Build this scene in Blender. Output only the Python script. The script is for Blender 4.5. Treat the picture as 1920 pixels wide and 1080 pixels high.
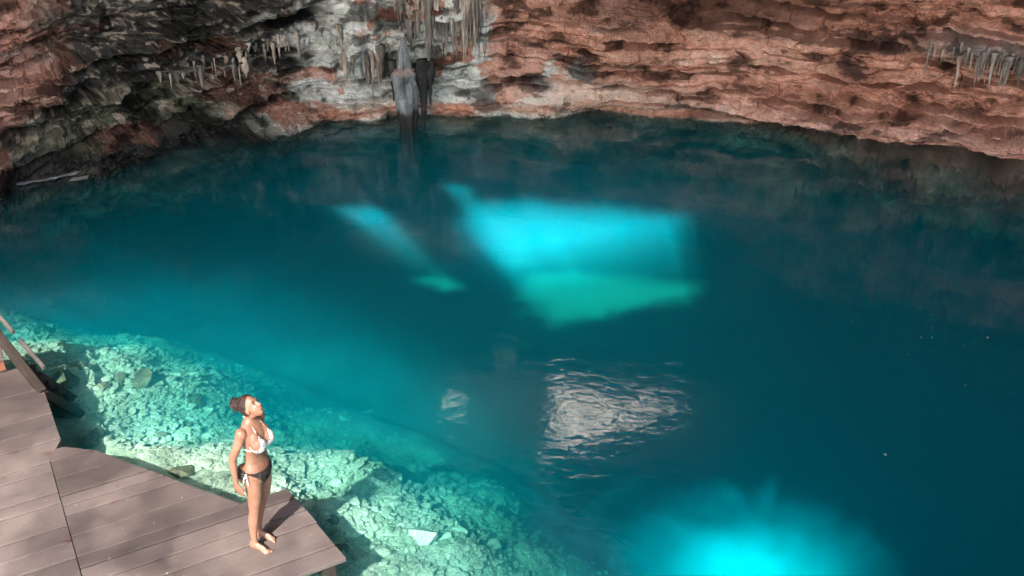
import bpy, bmesh, math, random
import numpy as np
from mathutils import Vector, Matrix

for o in list(bpy.data.objects):
    bpy.data.objects.remove(o)
sc = bpy.context.scene
COL = sc.collection
random.seed(7)
RNG = np.random.default_rng(11)

# ------------------------------------------------------------------ camera, sky, sun, exposure
CAM_H, FPX, PITCH = 6.98, 2000.0, math.radians(29.25)      # metres above the water, focal length in photo pixels
cam = bpy.data.cameras.new('camera')
cam_o = bpy.data.objects.new('camera', cam)
COL.objects.link(cam_o)
cam_o.location = (0, 0, CAM_H)
cam_o.rotation_euler = (math.pi / 2 - PITCH, 0, 0)
cam.sensor_width = 36.0
cam.lens = 36.0 * FPX / 1920.0
cam.clip_end = 500
sc.camera = cam_o

SUN_D = Vector((0.2099, 0.7032, -0.6793)).normalized()      # the way the light travels
world = bpy.data.worlds.new("World")
sc.world = world
world.use_nodes = True
wn = world.node_tree.nodes
sky = wn.new('ShaderNodeTexSky')
sky.sky_type = 'NISHITA'
sky.sun_disc = False
sky.sun_elevation = math.asin(-SUN_D.z)
sky.sun_rotation = math.atan2(-SUN_D.x, -SUN_D.y)
sky.dust_density = 2.5
sky.air_density = 0.8
world.node_tree.links.new(sky.outputs[0], wn['Background'].inputs[0])
wn['Background'].inputs[1].default_value = 0.05

sun = bpy.data.lights.new('sun', 'SUN')
sun.energy = 5.0
sun.angle = math.radians(0.6)
sun.color = (1.0, 0.95, 0.87)
sun_o = bpy.data.objects.new('sun', sun)
COL.objects.link(sun_o)
sun_o.location = (-6, -20, 25)
sun_o.rotation_euler = SUN_D.to_track_quat('-Z', 'Y').to_euler()

sc.view_settings.view_transform = 'Standard'
sc.view_settings.look = 'None'
sc.view_settings.gamma = 1.0
sc.view_settings.use_curve_mapping = False
sc.view_settings.exposure = 3.72

cy = sc.cycles
cy.use_denoising = True
cy.max_bounces = 8
cy.diffuse_bounces = 4
cy.glossy_bounces = 3
cy.volume_bounces = 3
cy.transparent_max_bounces = 12
cy.transmission_bounces = 4
cy.caustics_reflective = False
cy.caustics_refractive = False
cy.sample_clamp_indirect = 4.0

K = CAM_H / 7.65            # plan was surveyed for 7.65 m

# ------------------------------------------------------------------ helpers
CP, SP = math.cos(PITCH), math.sin(PITCH)

def at(x, y, z=0.0):
    """world point at height z that the photograph shows at pixel x, y (1920 x 1080)"""
    a, b = x - 960.0, 540.0 - y
    d = np.array([a, FPX * CP + b * SP, -FPX * SP + b * CP])
    return np.array([0, 0, CAM_H]) + d * ((z - CAM_H) / d[2])

def hsh(ix, iy, iz, seed):
    h = (ix.astype(np.uint32) * np.uint32(374761393) + iy.astype(np.uint32) * np.uint32(668265263)
         + iz.astype(np.uint32) * np.uint32(2246822519) + np.uint32((seed * 3266489917) & 0xffffffff))
    h = (h ^ (h >> np.uint32(13))) * np.uint32(1274126177)
    h = (h ^ (h >> np.uint32(16))) * np.uint32(2654435761)
    h = h ^ (h >> np.uint32(15))
    return h.astype(np.float64) / 4294967295.0

def vnoise(x, y, z=None, seed=0):
    """smooth value noise, -1..1"""
    x = np.asarray(x, float); y = np.asarray(y, float)
    z = np.zeros_like(x) if z is None else np.asarray(z, float)
    x, y, z = np.broadcast_arrays(x, y, z)
    fx, fy, fz = np.floor(x), np.floor(y), np.floor(z)
    ix, iy, iz = fx.astype(np.int64), fy.astype(np.int64), fz.astype(np.int64)
    tx, ty, tz = x - fx, y - fy, z - fz
    q = lambda t: t * t * t * (t * (t * 6 - 15) + 10)
    tx, ty, tz = q(tx), q(ty), q(tz)
    r = 0
    for a in (0, 1):
        wx = tx if a else 1 - tx
        for b in (0, 1):
            wy = ty if b else 1 - ty
            for c in (0, 1):
                wz = tz if c else 1 - tz
                r = r + wx * wy * wz * hsh(ix + a, iy + b, iz + c, seed)
    return r * 2 - 1

def fbm(x, y, z=None, oct=4, seed=0, gain=0.5, lac=2.03):
    z = np.zeros_like(np.asarray(x, float)) if z is None else z
    r, a, f = 0, 1.0, 1.0
    for i in range(oct):
        r = r + a * vnoise(x * f + i * 17.3, y * f - i * 9.1, z * f + i * 5.7, seed + i)
        a *= gain; f *= lac
    return r

def ridge(x, y, z=None, oct=4, seed=0):
    z = np.zeros_like(np.asarray(x, float)) if z is None else z
    r, a, f = 0, 1.0, 1.0
    for i in range(oct):
        r = r + a * (1 - 2 * np.abs(vnoise(x * f + i * 7.7, y * f + i * 3.3, z * f, seed + i)))
        a *= 0.5; f *= 2.1
    return r

def worley(x, y, seed=0):
    """F1, F2 and the id of the nearest cell in 2-D"""
    fx, fy = np.floor(x), np.floor(y)
    f1 = np.full(x.shape, 9.0); f2 = np.full(x.shape, 9.0); idc = np.zeros(x.shape)
    for a in (-1, 0, 1):
        for b in (-1, 0, 1):
            ix = (fx + a).astype(np.int64); iy = (fy + b).astype(np.int64)
            k = np.zeros_like(ix)
            px = fx + a + 0.15 + 0.7 * hsh(ix, iy, k, seed); py = fy + b + 0.15 + 0.7 * hsh(ix, iy, k, seed + 1)
            d = np.hypot(px - x, py - y)
            near = d < f1
            f2 = np.where(near, f1, np.minimum(f2, d))
            idc = np.where(near, hsh(ix, iy, k, seed + 2), idc)
            f1 = np.where(near, d, f1)
    return f1, f2, idc

def sstep(x, a, b):
    t = np.clip((x - a) / (b - a), 0, 1)
    return t * t * (3 - 2 * t)

def mesh_from(name, verts, faces, smooth=False):
    me = bpy.data.meshes.new(name)
    me.from_pydata([tuple(v) for v in verts], [], [tuple(f) for f in faces])
    me.update()
    if smooth:
        me.polygons.foreach_set('use_smooth', [True] * len(me.polygons))
    return me

def grid_mesh(name, P, smooth=True, keep=None, color=None):
    """P: (rows, cols, 3) points"""
    R, C = P.shape[:2]
    idx = np.arange(R * C).reshape(R, C)
    q = np.stack([idx[:-1, :-1], idx[:-1, 1:], idx[1:, 1:], idx[1:, :-1]], -1).reshape(-1, 4)
    if keep is not None:
        q = q[keep.reshape(-1)]
    me = bpy.data.meshes.new(name)
    me.vertices.add(R * C)
    me.vertices.foreach_set('co', P.reshape(-1).astype(np.float32))
    me.loops.add(q.size)
    me.loops.foreach_set('vertex_index', q.reshape(-1).astype(np.int32))
    me.polygons.add(len(q))
    me.polygons.foreach_set('loop_start', np.arange(0, q.size, 4, dtype=np.int32))
    me.polygons.foreach_set('loop_total', np.full(len(q), 4, dtype=np.int32))
    me.update(calc_edges=True)
    me.polygons.foreach_set('use_smooth', np.full(len(q), smooth))
    if color is not None:
        a = me.color_attributes.new('tint', 'FLOAT_COLOR', 'POINT')
        a.data.foreach_set('color', np.concatenate([color, np.ones(color.shape[:2] + (1,))], -1).reshape(-1).astype(np.float32))
    me.validate()
    return me

def link(name, data, mat=None, parent=None, **props):
    o = bpy.data.objects.new(name, data)
    COL.objects.link(o)
    if mat is not None and data is not None and not data.materials:
        data.materials.append(mat)
    if parent is not None:
        o.parent = parent
    for k, v in props.items():
        o[k] = v
    return o

def empty(name, loc=(0, 0, 0), rz=0.0, **props):
    o = link(name, None, None, None, **props)
    o.location = loc
    o.rotation_euler = (0, 0, rz)
    o.empty_display_size = 0.2
    return o

# ------------------------------------------------------------------ materials
class NT:
    def __init__(self, name):
        self.m = bpy.data.materials.new(name); self.m.use_nodes = True
        self.t = self.m.node_tree; self.n = self.t.nodes
        self.b = self.n.get('Principled BSDF'); self.out = self.n.get('Material Output')
    def new(self, typ, **kw):
        n = self.n.new('ShaderNode' + typ)
        for k, v in kw.items(): setattr(n, k, v)
        return n
    def l(self, a, b): self.t.links.new(a, b)
    def noise(self, scale, detail=4, rough=0.55, vec=None, dist=0.0):
        n = self.new('TexNoise'); n.inputs['Scale'].default_value = scale
        n.inputs['Detail'].default_value = detail; n.inputs['Roughness'].default_value = rough
        n.inputs['Distortion'].default_value = dist
        if vec is not None: self.l(vec, n.inputs['Vector'])
        return n.outputs['Fac']
    def ramp(self, fac, stops):
        r = self.new('ValToRGB'); e = r.color_ramp.elements
        while len(e) < len(stops): e.new(0.5)
        for k, (p, c) in enumerate(stops):
            e[k].position = p
            e[k].color = (c, c, c, 1) if isinstance(c, (int, float)) else (*c, 1)
        self.l(fac, r.inputs['Fac']); return r.outputs['Color']
    def mix(self, fac, a, b, blend='MIX'):
        m = self.new('Mix', data_type='RGBA', blend_type=blend)
        for sock, v in ((m.inputs[0], fac), (m.inputs[6], a), (m.inputs[7], b)):
            if isinstance(v, (int, float)): sock.default_value = v
            elif isinstance(v, tuple): sock.default_value = (*v, 1)
            else: self.l(v, sock)
        return m.outputs[2]
    def coord(self, kind='Position', scale=None):
        if kind == 'Position': s = self.new('NewGeometry').outputs['Position']
        else: s = self.new('TexCoord').outputs[kind]
        if scale:
            mp = self.new('Mapping'); mp.inputs['Scale'].default_value = scale
            self.l(s, mp.inputs['Vector']); s = mp.outputs['Vector']
        return s
    def bump(self, h, strength=0.5, dist=0.02):
        b = self.new('Bump'); b.inputs['Strength'].default_value = strength; b.inputs['Distance'].default_value = dist
        self.l(h, b.inputs['Height']); self.l(b.outputs['Normal'], self.b.inputs['Normal'])
        return b
    def set(self, **kw):
        for k, v in kw.items():
            s = self.b.inputs[k.replace('_', ' ')]
            if isinstance(v, (int, float)): s.default_value = v
            elif isinstance(v, tuple): s.default_value = (*v, 1)
            else: self.l(v, s)
        return self.m

def mat_rock():
    k = NT('cave_rock')
    pos = k.coord()
    tint = k.new('Attribute', attribute_name='tint').outputs['Color']
    v1 = k.noise(9, 6, 0.65, pos)
    v2 = k.noise(45, 4, 0.6, pos)
    c = k.mix(1.0, tint, k.ramp(v1, [(0.28, 0.62), (0.5, 1.0), (0.72, 1.32)]), 'MULTIPLY')
    c = k.mix(1.0, c, k.ramp(v2, [(0.3, 0.72), (0.5, 1.0), (0.7, 1.22)]), 'MULTIPLY')
    k.bump(v2, 0.6, 0.025)
    return k.set(Base_Color=c, Roughness=k.ramp(v1, [(0.3, 0.5), (0.7, 0.9)]), Specular_IOR_Level=0.35)

def mat_plainrock(name, cols, scale=3.0, bump=0.03):
    k = NT(name)
    pos = k.coord()
    rnd = k.new('ObjectInfo').outputs['Random']
    v = k.noise(scale, 7, 0.62, pos)
    c = k.ramp(v, [(0.3, cols[0]), (0.5, cols[1]), (0.68, cols[2])])
    f = k.noise(scale * 9, 4, 0.6, pos)
    c = k.mix(1.0, c, k.ramp(f, [(0.3, 0.7), (0.5, 1.0), (0.7, 1.2)]), 'MULTIPLY')
    c = k.mix(1.0, c, k.ramp(rnd, [(0.0, 0.72), (1.0, 1.18)]), 'MULTIPLY')
    k.bump(f, 0.8, bump)
    return k.set(Base_Color=c, Roughness=0.85, Specular_IOR_Level=0.3)

def mat_water():
    k = NT('clear_cenote_water')
    k.n.remove(k.b)
    pos = k.coord(scale=(1.0, 1.6, 1.0))
    n1 = k.noise(3.4, 3, 0.5, pos, 0.8)
    n2 = k.noise(7.0, 2, 0.5, pos)
    h = k.new('Math', operation='MULTIPLY_ADD'); k.l(n2, h.inputs[0]); h.inputs[1].default_value = 0.22; k.l(n1, h.inputs[2])
    b = k.new('Bump'); b.inputs['Strength'].default_value = 1.0; b.inputs['Distance'].default_value = 0.0035
    k.l(h.outputs[0], b.inputs['Height'])
    fr = k.new('Fresnel')
    io = k.new('MapRange'); io.inputs['To Min'].default_value = 1.35; io.inputs['To Max'].default_value = 1 / 1.35     # same loss on the way in and out: this surface does not bend light
    k.l(k.new('NewGeometry').outputs['Backfacing'], io.inputs['Value']); k.l(io.outputs['Result'], fr.inputs['IOR'])
    k.l(b.outputs['Normal'], fr.inputs['Normal'])
    tr = k.new('BsdfTransparent')
    gl = k.new('BsdfGlossy'); gl.inputs['Roughness'].default_value = 0.015
    k.l(b.outputs['Normal'], gl.inputs['Normal'])
    mx = k.new('MixShader'); k.l(fr.outputs[0], mx.inputs[0]); k.l(tr.outputs[0], mx.inputs[1]); k.l(gl.outputs[0], mx.inputs[2])
    k.l(mx.outputs[0], k.out.inputs['Surface'])
    sca = k.new('VolumeScatter'); sca.inputs['Color'].default_value = (0.0, 0.74, 1.0, 1); sca.inputs['Density'].default_value = 0.14
    sca.inputs['Anisotropy'].default_value = 0.0
    ab = k.new('VolumeAbsorption'); ab.inputs['Color'].default_value = (0.34, 0.84, 0.845, 1); ab.inputs['Density'].default_value = 1.1
    ad = k.new('AddShader'); k.l(sca.outputs[0], ad.inputs[0]); k.l(ab.outputs[0], ad.inputs[1])
    k.l(ad.outputs[0], k.out.inputs['Volume'])
    return k.m

def mat_deck():
    k = NT('mauve_deck_paint')
    pos = k.coord()
    rnd = k.new('ObjectInfo').outputs['Random']
    grain = k.noise(14, 5, 0.6, k.coord('Object', (0.35, 5.0, 1.0)))
    blot = k.noise(1.4, 5, 0.6, pos)
    c = k.ramp(blot, [(0.3, (0.095, 0.073, 0.068)), (0.55, (0.135, 0.106, 0.100)), (0.75, (0.165, 0.131, 0.124))])
    c = k.mix(1.0, c, k.ramp(rnd, [(0.0, 0.78), (1.0, 1.18)]), 'MULTIPLY')
    c = k.mix(1.0, c, k.ramp(grain, [(0.3, 0.88), (0.6, 1.03)]), 'MULTIPLY')
    chip = k.noise(26, 3, 0.5, pos)
    c = k.mix(k.ramp(chip, [(0.735, 0.0), (0.75, 1.0)]), c, (0.55, 0.48, 0.45))
    spot = k.noise(5.5, 4, 0.6, pos)
    patch = k.noise(1.1, 2, 0.5, k.coord(scale=(1, 1, 1)))
    wet = k.new('Math', operation='MULTIPLY'); k.l(k.ramp(spot, [(0.635, 0.0), (0.67, 1.0)]), wet.inputs[0]); k.l(k.ramp(patch, [(0.5, 0.0), (0.56, 1.0)]), wet.inputs[1])
    c = k.mix(wet.outputs[0], c, (0.10, 0.055, 0.045))
    k.bump(grain, 0.25, 0.01)
    return k.set(Base_Color=c, Roughness=k.mix(wet.outputs[0], (0.6, 0.6, 0.6), (0.3, 0.3, 0.3)), Specular_IOR_Level=0.35)

def mat_wood(name, a, b, rough=0.75):
    k = NT(name)
    g = k.noise(10, 6, 0.65, k.coord('Object', (1.0, 6.0, 6.0)))
    c = k.ramp(g, [(0.3, a), (0.7, b)])
    k.bump(g, 0.4, 0.01)
    return k.set(Base_Color=c, Roughness=rough)

M_ROCK = mat_rock()
M_ROOF = mat_plainrock('roof_rock', ((0.012, 0.011, 0.010), (0.025, 0.022, 0.020), (0.045, 0.04, 0.035)), 0.8)
M_GROUND = mat_plainrock('limestone_ground', ((0.30, 0.24, 0.19), (0.42, 0.35, 0.29), (0.52, 0.45, 0.38)), 0.7)
M_BED = mat_plainrock('pale_silt_bed', ((0.44, 0.45, 0.31), (0.66, 0.67, 0.49), (0.77, 0.78, 0.60)), 1.4, 0.04)
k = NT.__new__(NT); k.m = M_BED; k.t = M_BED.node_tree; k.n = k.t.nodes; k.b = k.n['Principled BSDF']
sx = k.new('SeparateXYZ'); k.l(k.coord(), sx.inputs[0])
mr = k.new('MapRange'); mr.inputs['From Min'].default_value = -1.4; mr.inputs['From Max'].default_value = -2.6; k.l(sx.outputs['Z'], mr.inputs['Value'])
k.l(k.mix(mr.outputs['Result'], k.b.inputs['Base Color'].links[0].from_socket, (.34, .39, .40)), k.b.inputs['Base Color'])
M_STONE = mat_plainrock('pale_limestone_rubble', ((0.48, 0.48, 0.34), (0.68, 0.69, 0.52), (0.80, 0.80, 0.64)), 4.0)
M_BOULDER = mat_plainrock('algae_brown_boulder', ((0.10, 0.09, 0.05), (0.20, 0.17, 0.10), (0.32, 0.28, 0.19)), 5.0)
M_LEAF = mat_plainrock('sun_filter_leaf', ((0.04, 0.07, 0.02), (0.07, 0.11, 0.03), (0.10, 0.15, 0.05)), 3.0, 0.0)
M_WATER = mat_water()
M_DECK = mat_deck()
M_POST = mat_wood('dark_wet_timber', (0.018, 0.012, 0.009), (0.05, 0.033, 0.026))
M_PALE = mat_wood('weathered_pale_timber', (0.055, 0.045, 0.04), (0.11, 0.093, 0.085))
M_RUST = mat_wood('red_brown_timber', (0.16, 0.055, 0.03), (0.30, 0.12, 0.07))

# ------------------------------------------------------------------ cave wall
CTRL = np.array([(-13.4, 3), (-13.2, 8), (-12.6, 11), (-11.8, 14.2), (-10.5, 16.6), (-9.15, 17.56), (-7.91, 18.1), (-6.69, 18.95), (-5.31, 20.08),
                 (-3.52, 20.9), (-2.2, 21.06), (-.1, 21.09), (3.06, 20.77), (4.73, 20.37), (6.7, 19.7), (9.56, 18.55), (12, 16.6),
                 (13.6, 13.5), (14.2, 9), (14.4, 3)], float)
_seg = np.hypot(*np.diff(CTRL, axis=0).T)
_s = np.concatenate([[0], np.cumsum(_seg)])
_ss = np.arange(0, _s[-1], 0.02)
def _smooth(a, n=45):
    ker = np.hanning(n); ker /= ker.sum()
    return np.convolve(np.pad(a, n // 2, mode='edge'), ker, 'valid')
_cx, _cy = _smooth(np.interp(_ss, _s, CTRL[:, 0])), _smooth(np.interp(_ss, _s, CTRL[:, 1]))
_tx, _ty = np.gradient(_cx), np.gradient(_cy)
_tl = np.hypot(_tx, _ty)
_nx, _ny = _ty / _tl, -_tx / _tl            # towards the pool

# dripstone ledges: (x0, x1, underside height, how far they stand out)
LEDGES = [(-3.45, -2.55, 1.22, .26), (-2.05, -.75, 2.05, .42), (-1.5, -.35, 1.55, .22), (-6.35, -5.0, 1.25, .30), (-5.3, -4.3, 1.55, .22),
          (8.2, 10.2, 2.02, .34)]

LAY = np.cumsum(np.concatenate([[-6.0], RNG.choice([.09, .13, .2, .3, .42], 70) * RNG.uniform(.8, 1.25, 70)]))

JOINTS = [(2.65, 1.66, .55, .045, .6), (6.9, 1.2, 1.0, .05, .6), (4.9, 2.02, 1.0, .05, .6), (7.9, 1.05, .5, .035, .5), (8.5, .72, .8, .04, .5), (5.6, .68, .7, .03, .4), (3.5, .62, .6, .025, .35),
          (9.2, .55, .7, .04, .5), (1.4, 1.45, .5, .025, .3), (6.3, .42, .8, .025, .35), (8.0, 1.62, .6, .04, .5), (2.2, .62, .6, .02, .25), (5.0, 1.25, .5, .03, .4), (9.3, 1.35, .7, .03, .45), (3.9, 1.15, .6, .025, .35),
          (-4.3, 2.15, .8, .07, .6), (-7.2, 1.2, 1.3, .06, .6), (-8.3, .8, 1.0, .05, .5), (-5.9, .85, .8, .04, .5), (-6.6, 1.75, 1.0, .07, .6), (-5.3, 1.9, .6, .05, .5), (-9.0, 1.5, .8, .04, .4), (-7.8, .42, 1.0, .03, .35), (-1.2, 1.0, .5, .025, .25), (.2, .75, .6, .025, .3), (.1, 1.85, .7, .03, .35), (-3.0, .72, .5, .03, .3)]

def wall_disp(bx, by, z):
    """how far the rock stands out towards the pool over the base line"""
    wl = 1 - sstep(bx, -5.0, -3.4)
    wr = sstep(bx, 0.2, 1.8)
    wc = np.clip(1 - wl - wr, 0, 1)
    big = 0.30 * fbm(bx * .42, by * .42, z * .55, 3, 3)
    mid = fbm(bx * 1.3, by * 1.3, z * 2.0, 4, 21)
    fine = fbm(bx * 6, by * 6, z * 10, 4, 41)
    rough = sstep(fbm(bx * .55, by * .55, z * 1.2, 3, 45), -.15, .45)          # broken patches between smooth faces
    # beds of rock with open joints that come and go
    dip = np.where(bx < -3.4, -.16 * (bx + 3.4), 0) + np.where(bx > 4, .02 * (bx - 4), 0)
    zz = z + dip + 0.12 * vnoise(bx * .3, by * .3, seed=5) + 0.05 * fbm(bx * .9, by * .9, z * 1.0, 3, 6) + 0.03 * fbm(bx * 4, by * 4, z * 3, 3, 8)
    k = np.clip(np.searchsorted(LAY, zz.ravel()).reshape(zz.shape) - 1, 0, len(LAY) - 2)
    f = (zz - LAY[k]) / (LAY[k + 1] - LAY[k])
    th = LAY[k + 1] - LAY[k]
    o = k * 0
    cw = .5 + 1.3 * hsh(k, o, o + 3, 79)
    cq = bx / cw + .3 * vnoise(bx * 2.7, z * 5, seed=9) + 9.1 * hsh(k, o, o + 4, 79)
    ci = np.floor(cq); cf = cq - ci
    amp = .06 + .13 * vnoise(bx * .55, by * .55, k * 3.1, seed=10) + .13 * (hsh(ci.astype(np.int64), k, o, 78) - .5) - .09 * np.exp(-(np.minimum(cf, 1 - cf) * cw / .02) ** 2) * hsh(ci.astype(np.int64), k, o + 1, 78)
    lip = 1 - .5 * np.exp(-(f * th / .03) ** 2) - .25 * sstep(f, .6, 1.0) * hsh(k, o, o + 5, 79)
    below = (LAY[k + 1] - zz)                                               # crack hangs under the next bed up
    gate = sstep(vnoise(bx * .75, by * .75, k * 7.7, seed=18) + .35 * vnoise(bx * 3.1, by * 3.1, k * 1.3, seed=19), .0, .22)
    wid = .016 + .045 * gate * hsh(k, o, o, 79)
    crack = gate * np.exp(-(below / wid) ** 2) * (.2 + .35 * hsh(k, o, o + 2, 79))
    strata = amp * lip - crack
    # blocks of broken rock
    f1, f2, cid = worley(bx * 1.3 + 0.35 * fine, zz * 3.6 + 0.5 * mid, 31)
    block = 0.16 * (cid - .5) - 0.13 * np.exp(-((f2 - f1) / 0.05) ** 2) * sstep(cid, .35, .6)
    g1, g2, gid = worley(bx * 4.2 + 0.4 * fine, zz * 11, 51)
    block2 = 0.07 * (gid - .5) - 0.06 * np.exp(-((g2 - g1) / 0.09) ** 2)
    flute = fbm(bx * 5.5, by * 5.5, z * .8, 3, 61)
    lump = ridge(bx * .8, by * .8 + z * .5, z * 1.2, 4, 71)
    bed = vnoise(bx * .2, by * .2, zz * 1.9, seed=17)
    shelf = .38 * sstep(bed, .02, .08) - .32 * sstep(-bed, .22, .32)
    d = big + 0.11 * mid + 0.02 * fine + .035 * fine * rough
    d = d + strata * (1.0 * wr + .8 * wl + .5 * wc) + shelf * (.8 * wr + 1.0 * wl + .35 * wc)
    d = d + block * (.55 * wr * (.25 + .75 * rough) + 1.0 * wl + .35 * wc) + block2 * (.1 + .9 * rough) * (.55 * wr + 1.1 * wl + .4 * wc)
    d = d + wc * .10 * flute * sstep(z, .5, 1.1) + wl * .20 * lump
    # hollow high on the right, dark pocket on the far left
    d = d - wr * 0.7 * np.exp(-((bx - 3.2) / 2.6) ** 2 - ((z - 2.55) / .42) ** 2)
    d = d - 1.0 * np.exp(-((bx + 7.4) / 1.3) ** 2 - ((z - 2.15) / .5) ** 2)
    # the foot of the wall slopes back above the water on the left
    d = d - wl * 0.75 * sstep(z, 0.05, 0.85) + wl * .35 * sstep(z, 1.2, 1.8)
    # smooth apron at the water line and the black undercut below it on the right
    und = sstep(bx, 2.4, 4.6)
    zu = 0.06 + 0.10 * vnoise(bx * .8, bx * 0, seed=15) + .03 * fine
    d = d - und * 0.5 * np.exp(-((z - zu) / 0.07) ** 4)
    d = d + wr * .26 * np.exp(-((z - .42) / .30) ** 2)
    ledge = sstep(bx, 5.0, 7.0)
    d = d + ledge * (.75 + .5 * vnoise(bx * .9, z * 2, seed=16) + .35 * fine) * sstep(-z, .03, .12) * (1 - .5 * sstep(-z, .4, .8))
    for x0, z0, L, hh, dep in JOINTS:
        zr = z - z0 + (.045 if x0 > 0 else -.11) * (bx - x0) + .05 * vnoise(bx * 1.6, z * 0 + x0, seed=23) + .02 * fine
        d = d - dep * np.exp(-((bx - x0) / L) ** 4 - (zr / (hh * (1 + .5 * vnoise(bx * 4, z * 0 + z0, seed=24)))) ** 4) + .05 * np.exp(-((bx - x0) / L) ** 4 - ((zr - .12) / .08) ** 2)
    for x0, x1, zt, a in LEDGES:
        w = sstep(bx, x0 - .15, x0 + .2) * (1 - sstep(bx, x1 - .2, x1 + .15))
        d = d + w * a * sstep(z, zt - .05, zt + .07) * (1 - .6 * sstep(z, zt + .3, zt + .8))
    # the wall draws back below the water
    return d - 2.2 * sstep(-z, 0.9, 3.2) * (1 - .6 * und)

def pal(v, *cols):
    """colour ramp over evenly spaced stops"""
    n = len(cols) - 1
    t = np.clip(v, 0, 1) * n
    i = np.minimum(t.astype(int), n - 1); f = (t - i)[..., None]
    c = np.array(cols)
    return c[i] * (1 - f) + c[i + 1] * f

def wall_tint(bx, by, z):
    n1 = fbm(bx * .6, by * .6, z * 1.3, 5, 101) * .5 + .5
    n2 = fbm(bx * 2.0, by * 2.0, z * 4.8, 5, 111) * .5 + .5
    n3 = fbm(bx * 1.1, by * 1.1, z * 2.2, 4, 121) * .5 + .5
    n4 = fbm(bx * 8, by * 8, z * 14, 3, 141) * .5 + .5
    v3 = lambda w: w[..., None]
    over = lambda c, w, col: c * (1 - v3(w)) + np.array(col) * v3(w)
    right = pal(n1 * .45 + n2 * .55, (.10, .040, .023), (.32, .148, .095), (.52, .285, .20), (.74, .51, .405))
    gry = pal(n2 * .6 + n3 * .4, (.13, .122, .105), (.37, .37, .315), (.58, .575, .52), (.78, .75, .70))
    rust = pal(n2, (.20, .09, .055), (.40, .21, .15), (.5, .31, .24))
    cen = gry * (1 - v3(sstep(n3, .60, .72))) + rust * v3(sstep(n3, .60, .72))
    # shade of the hollow high on the right, painted brown-black
    hollow_shade = np.exp(-((bx - 3.6) / 2.7) ** 2) * sstep(z + .5 * (n1 - .5), 1.75, 2.1) * .85
    right = over(right, hollow_shade, (.07, .03, .018))
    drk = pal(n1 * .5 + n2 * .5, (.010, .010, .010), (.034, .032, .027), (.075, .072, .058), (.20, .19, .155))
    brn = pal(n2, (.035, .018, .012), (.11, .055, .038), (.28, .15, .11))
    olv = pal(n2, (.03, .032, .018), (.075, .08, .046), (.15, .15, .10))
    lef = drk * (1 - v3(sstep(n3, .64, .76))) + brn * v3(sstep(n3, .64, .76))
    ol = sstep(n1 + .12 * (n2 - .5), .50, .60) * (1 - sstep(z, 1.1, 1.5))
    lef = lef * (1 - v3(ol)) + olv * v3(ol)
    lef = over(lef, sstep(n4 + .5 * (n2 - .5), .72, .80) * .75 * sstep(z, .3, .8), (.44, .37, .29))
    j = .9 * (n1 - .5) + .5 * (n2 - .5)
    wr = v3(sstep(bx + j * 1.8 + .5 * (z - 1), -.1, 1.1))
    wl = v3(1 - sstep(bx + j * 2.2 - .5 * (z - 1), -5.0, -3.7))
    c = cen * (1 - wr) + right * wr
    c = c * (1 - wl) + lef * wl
    far = v3(1 - sstep(bx + 1.5 * j - .6 * (z - 1.2), -9.0, -8.2)) * v3(sstep(z + .35 * j - .16 * (bx + 8), .75, .95))
    pk = pal(n2, (.20, .09, .06), (.44, .235, .175), (.60, .40, .33))
    c = c * (1 - far) + pk * far
    band = np.exp(-((z - .15) / .11) ** 2) * sstep(bx + .5 * j, -4.9, -4.2) * (1 - sstep(bx, 2.2, 3.6)) * .8
    c = over(c, band, (.46, .22, .13))
    water_bounce = np.exp(-((bx - 1.9 - j) / 1.5) ** 2) * np.exp(-((z - .45 - .3 * (n2 - .5)) / .34) ** 2) * .85
    c = over(c, np.clip(water_bounce * 1.15, 0, .95), (.60, .43, .33))  # pale peach painted for light bounced up off the water
    shelf = np.exp(-((z - .40) / .22) ** 2) * sstep(bx, 3, 5) * (.3 + .7 * sstep(n1, .4, .6)) * .75
    c = over(c, shelf, (.56, .34, .26))
    grey_r = np.exp(-((bx - 9.0) / 1.3) ** 2 - ((z - 2.1 - .3 * j) / .2) ** 2)
    c = over(c, np.clip(grey_r * 1.2, 0, .9), (.20, .175, .16))
    c = c * v3(.38 + .62 * sstep(n2 + .25 * (n4 - .5), .27, .37))
    st = vnoise(bx * .5, by * .5, z * 16 + 2 * fbm(bx * .6, by * .6, None, 2, 151), seed=152) + .5 * vnoise(bx * 3, by * 3, z * 40, seed=153)
    c = c * v3(1 - .55 * sstep(st, .45, .75) * sstep(vnoise(bx * .6, by * .6, z * 1.5, seed=154), -.2, .3))
    wet = 1 - sstep(z + .05 * (n2 - .5), -.06, .0)
    sub = pal(n2, (.018, .018, .014), (.05, .048, .035), (.15, .13, .10))
    led = v3(sstep(bx, 4.0, 6.0))
    sub = sub * (1 - led) + pal(n2, (.05, .030, .02), (.17, .105, .07), (.38, .25, .18)) * led
    c = c * v3(1 - wet) + sub * v3(wet)
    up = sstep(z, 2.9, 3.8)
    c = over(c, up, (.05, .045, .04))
    c = over(c, np.exp(-((bx - 1.2) / 3.2) ** 4) * sstep(z, 7.5, 8.1), (.84, .76, .71))  # unseen rock made pale to brighten its mirror image in the water
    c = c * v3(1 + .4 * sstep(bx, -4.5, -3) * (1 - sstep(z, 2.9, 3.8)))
    return np.clip(c, .004, .85)

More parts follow.
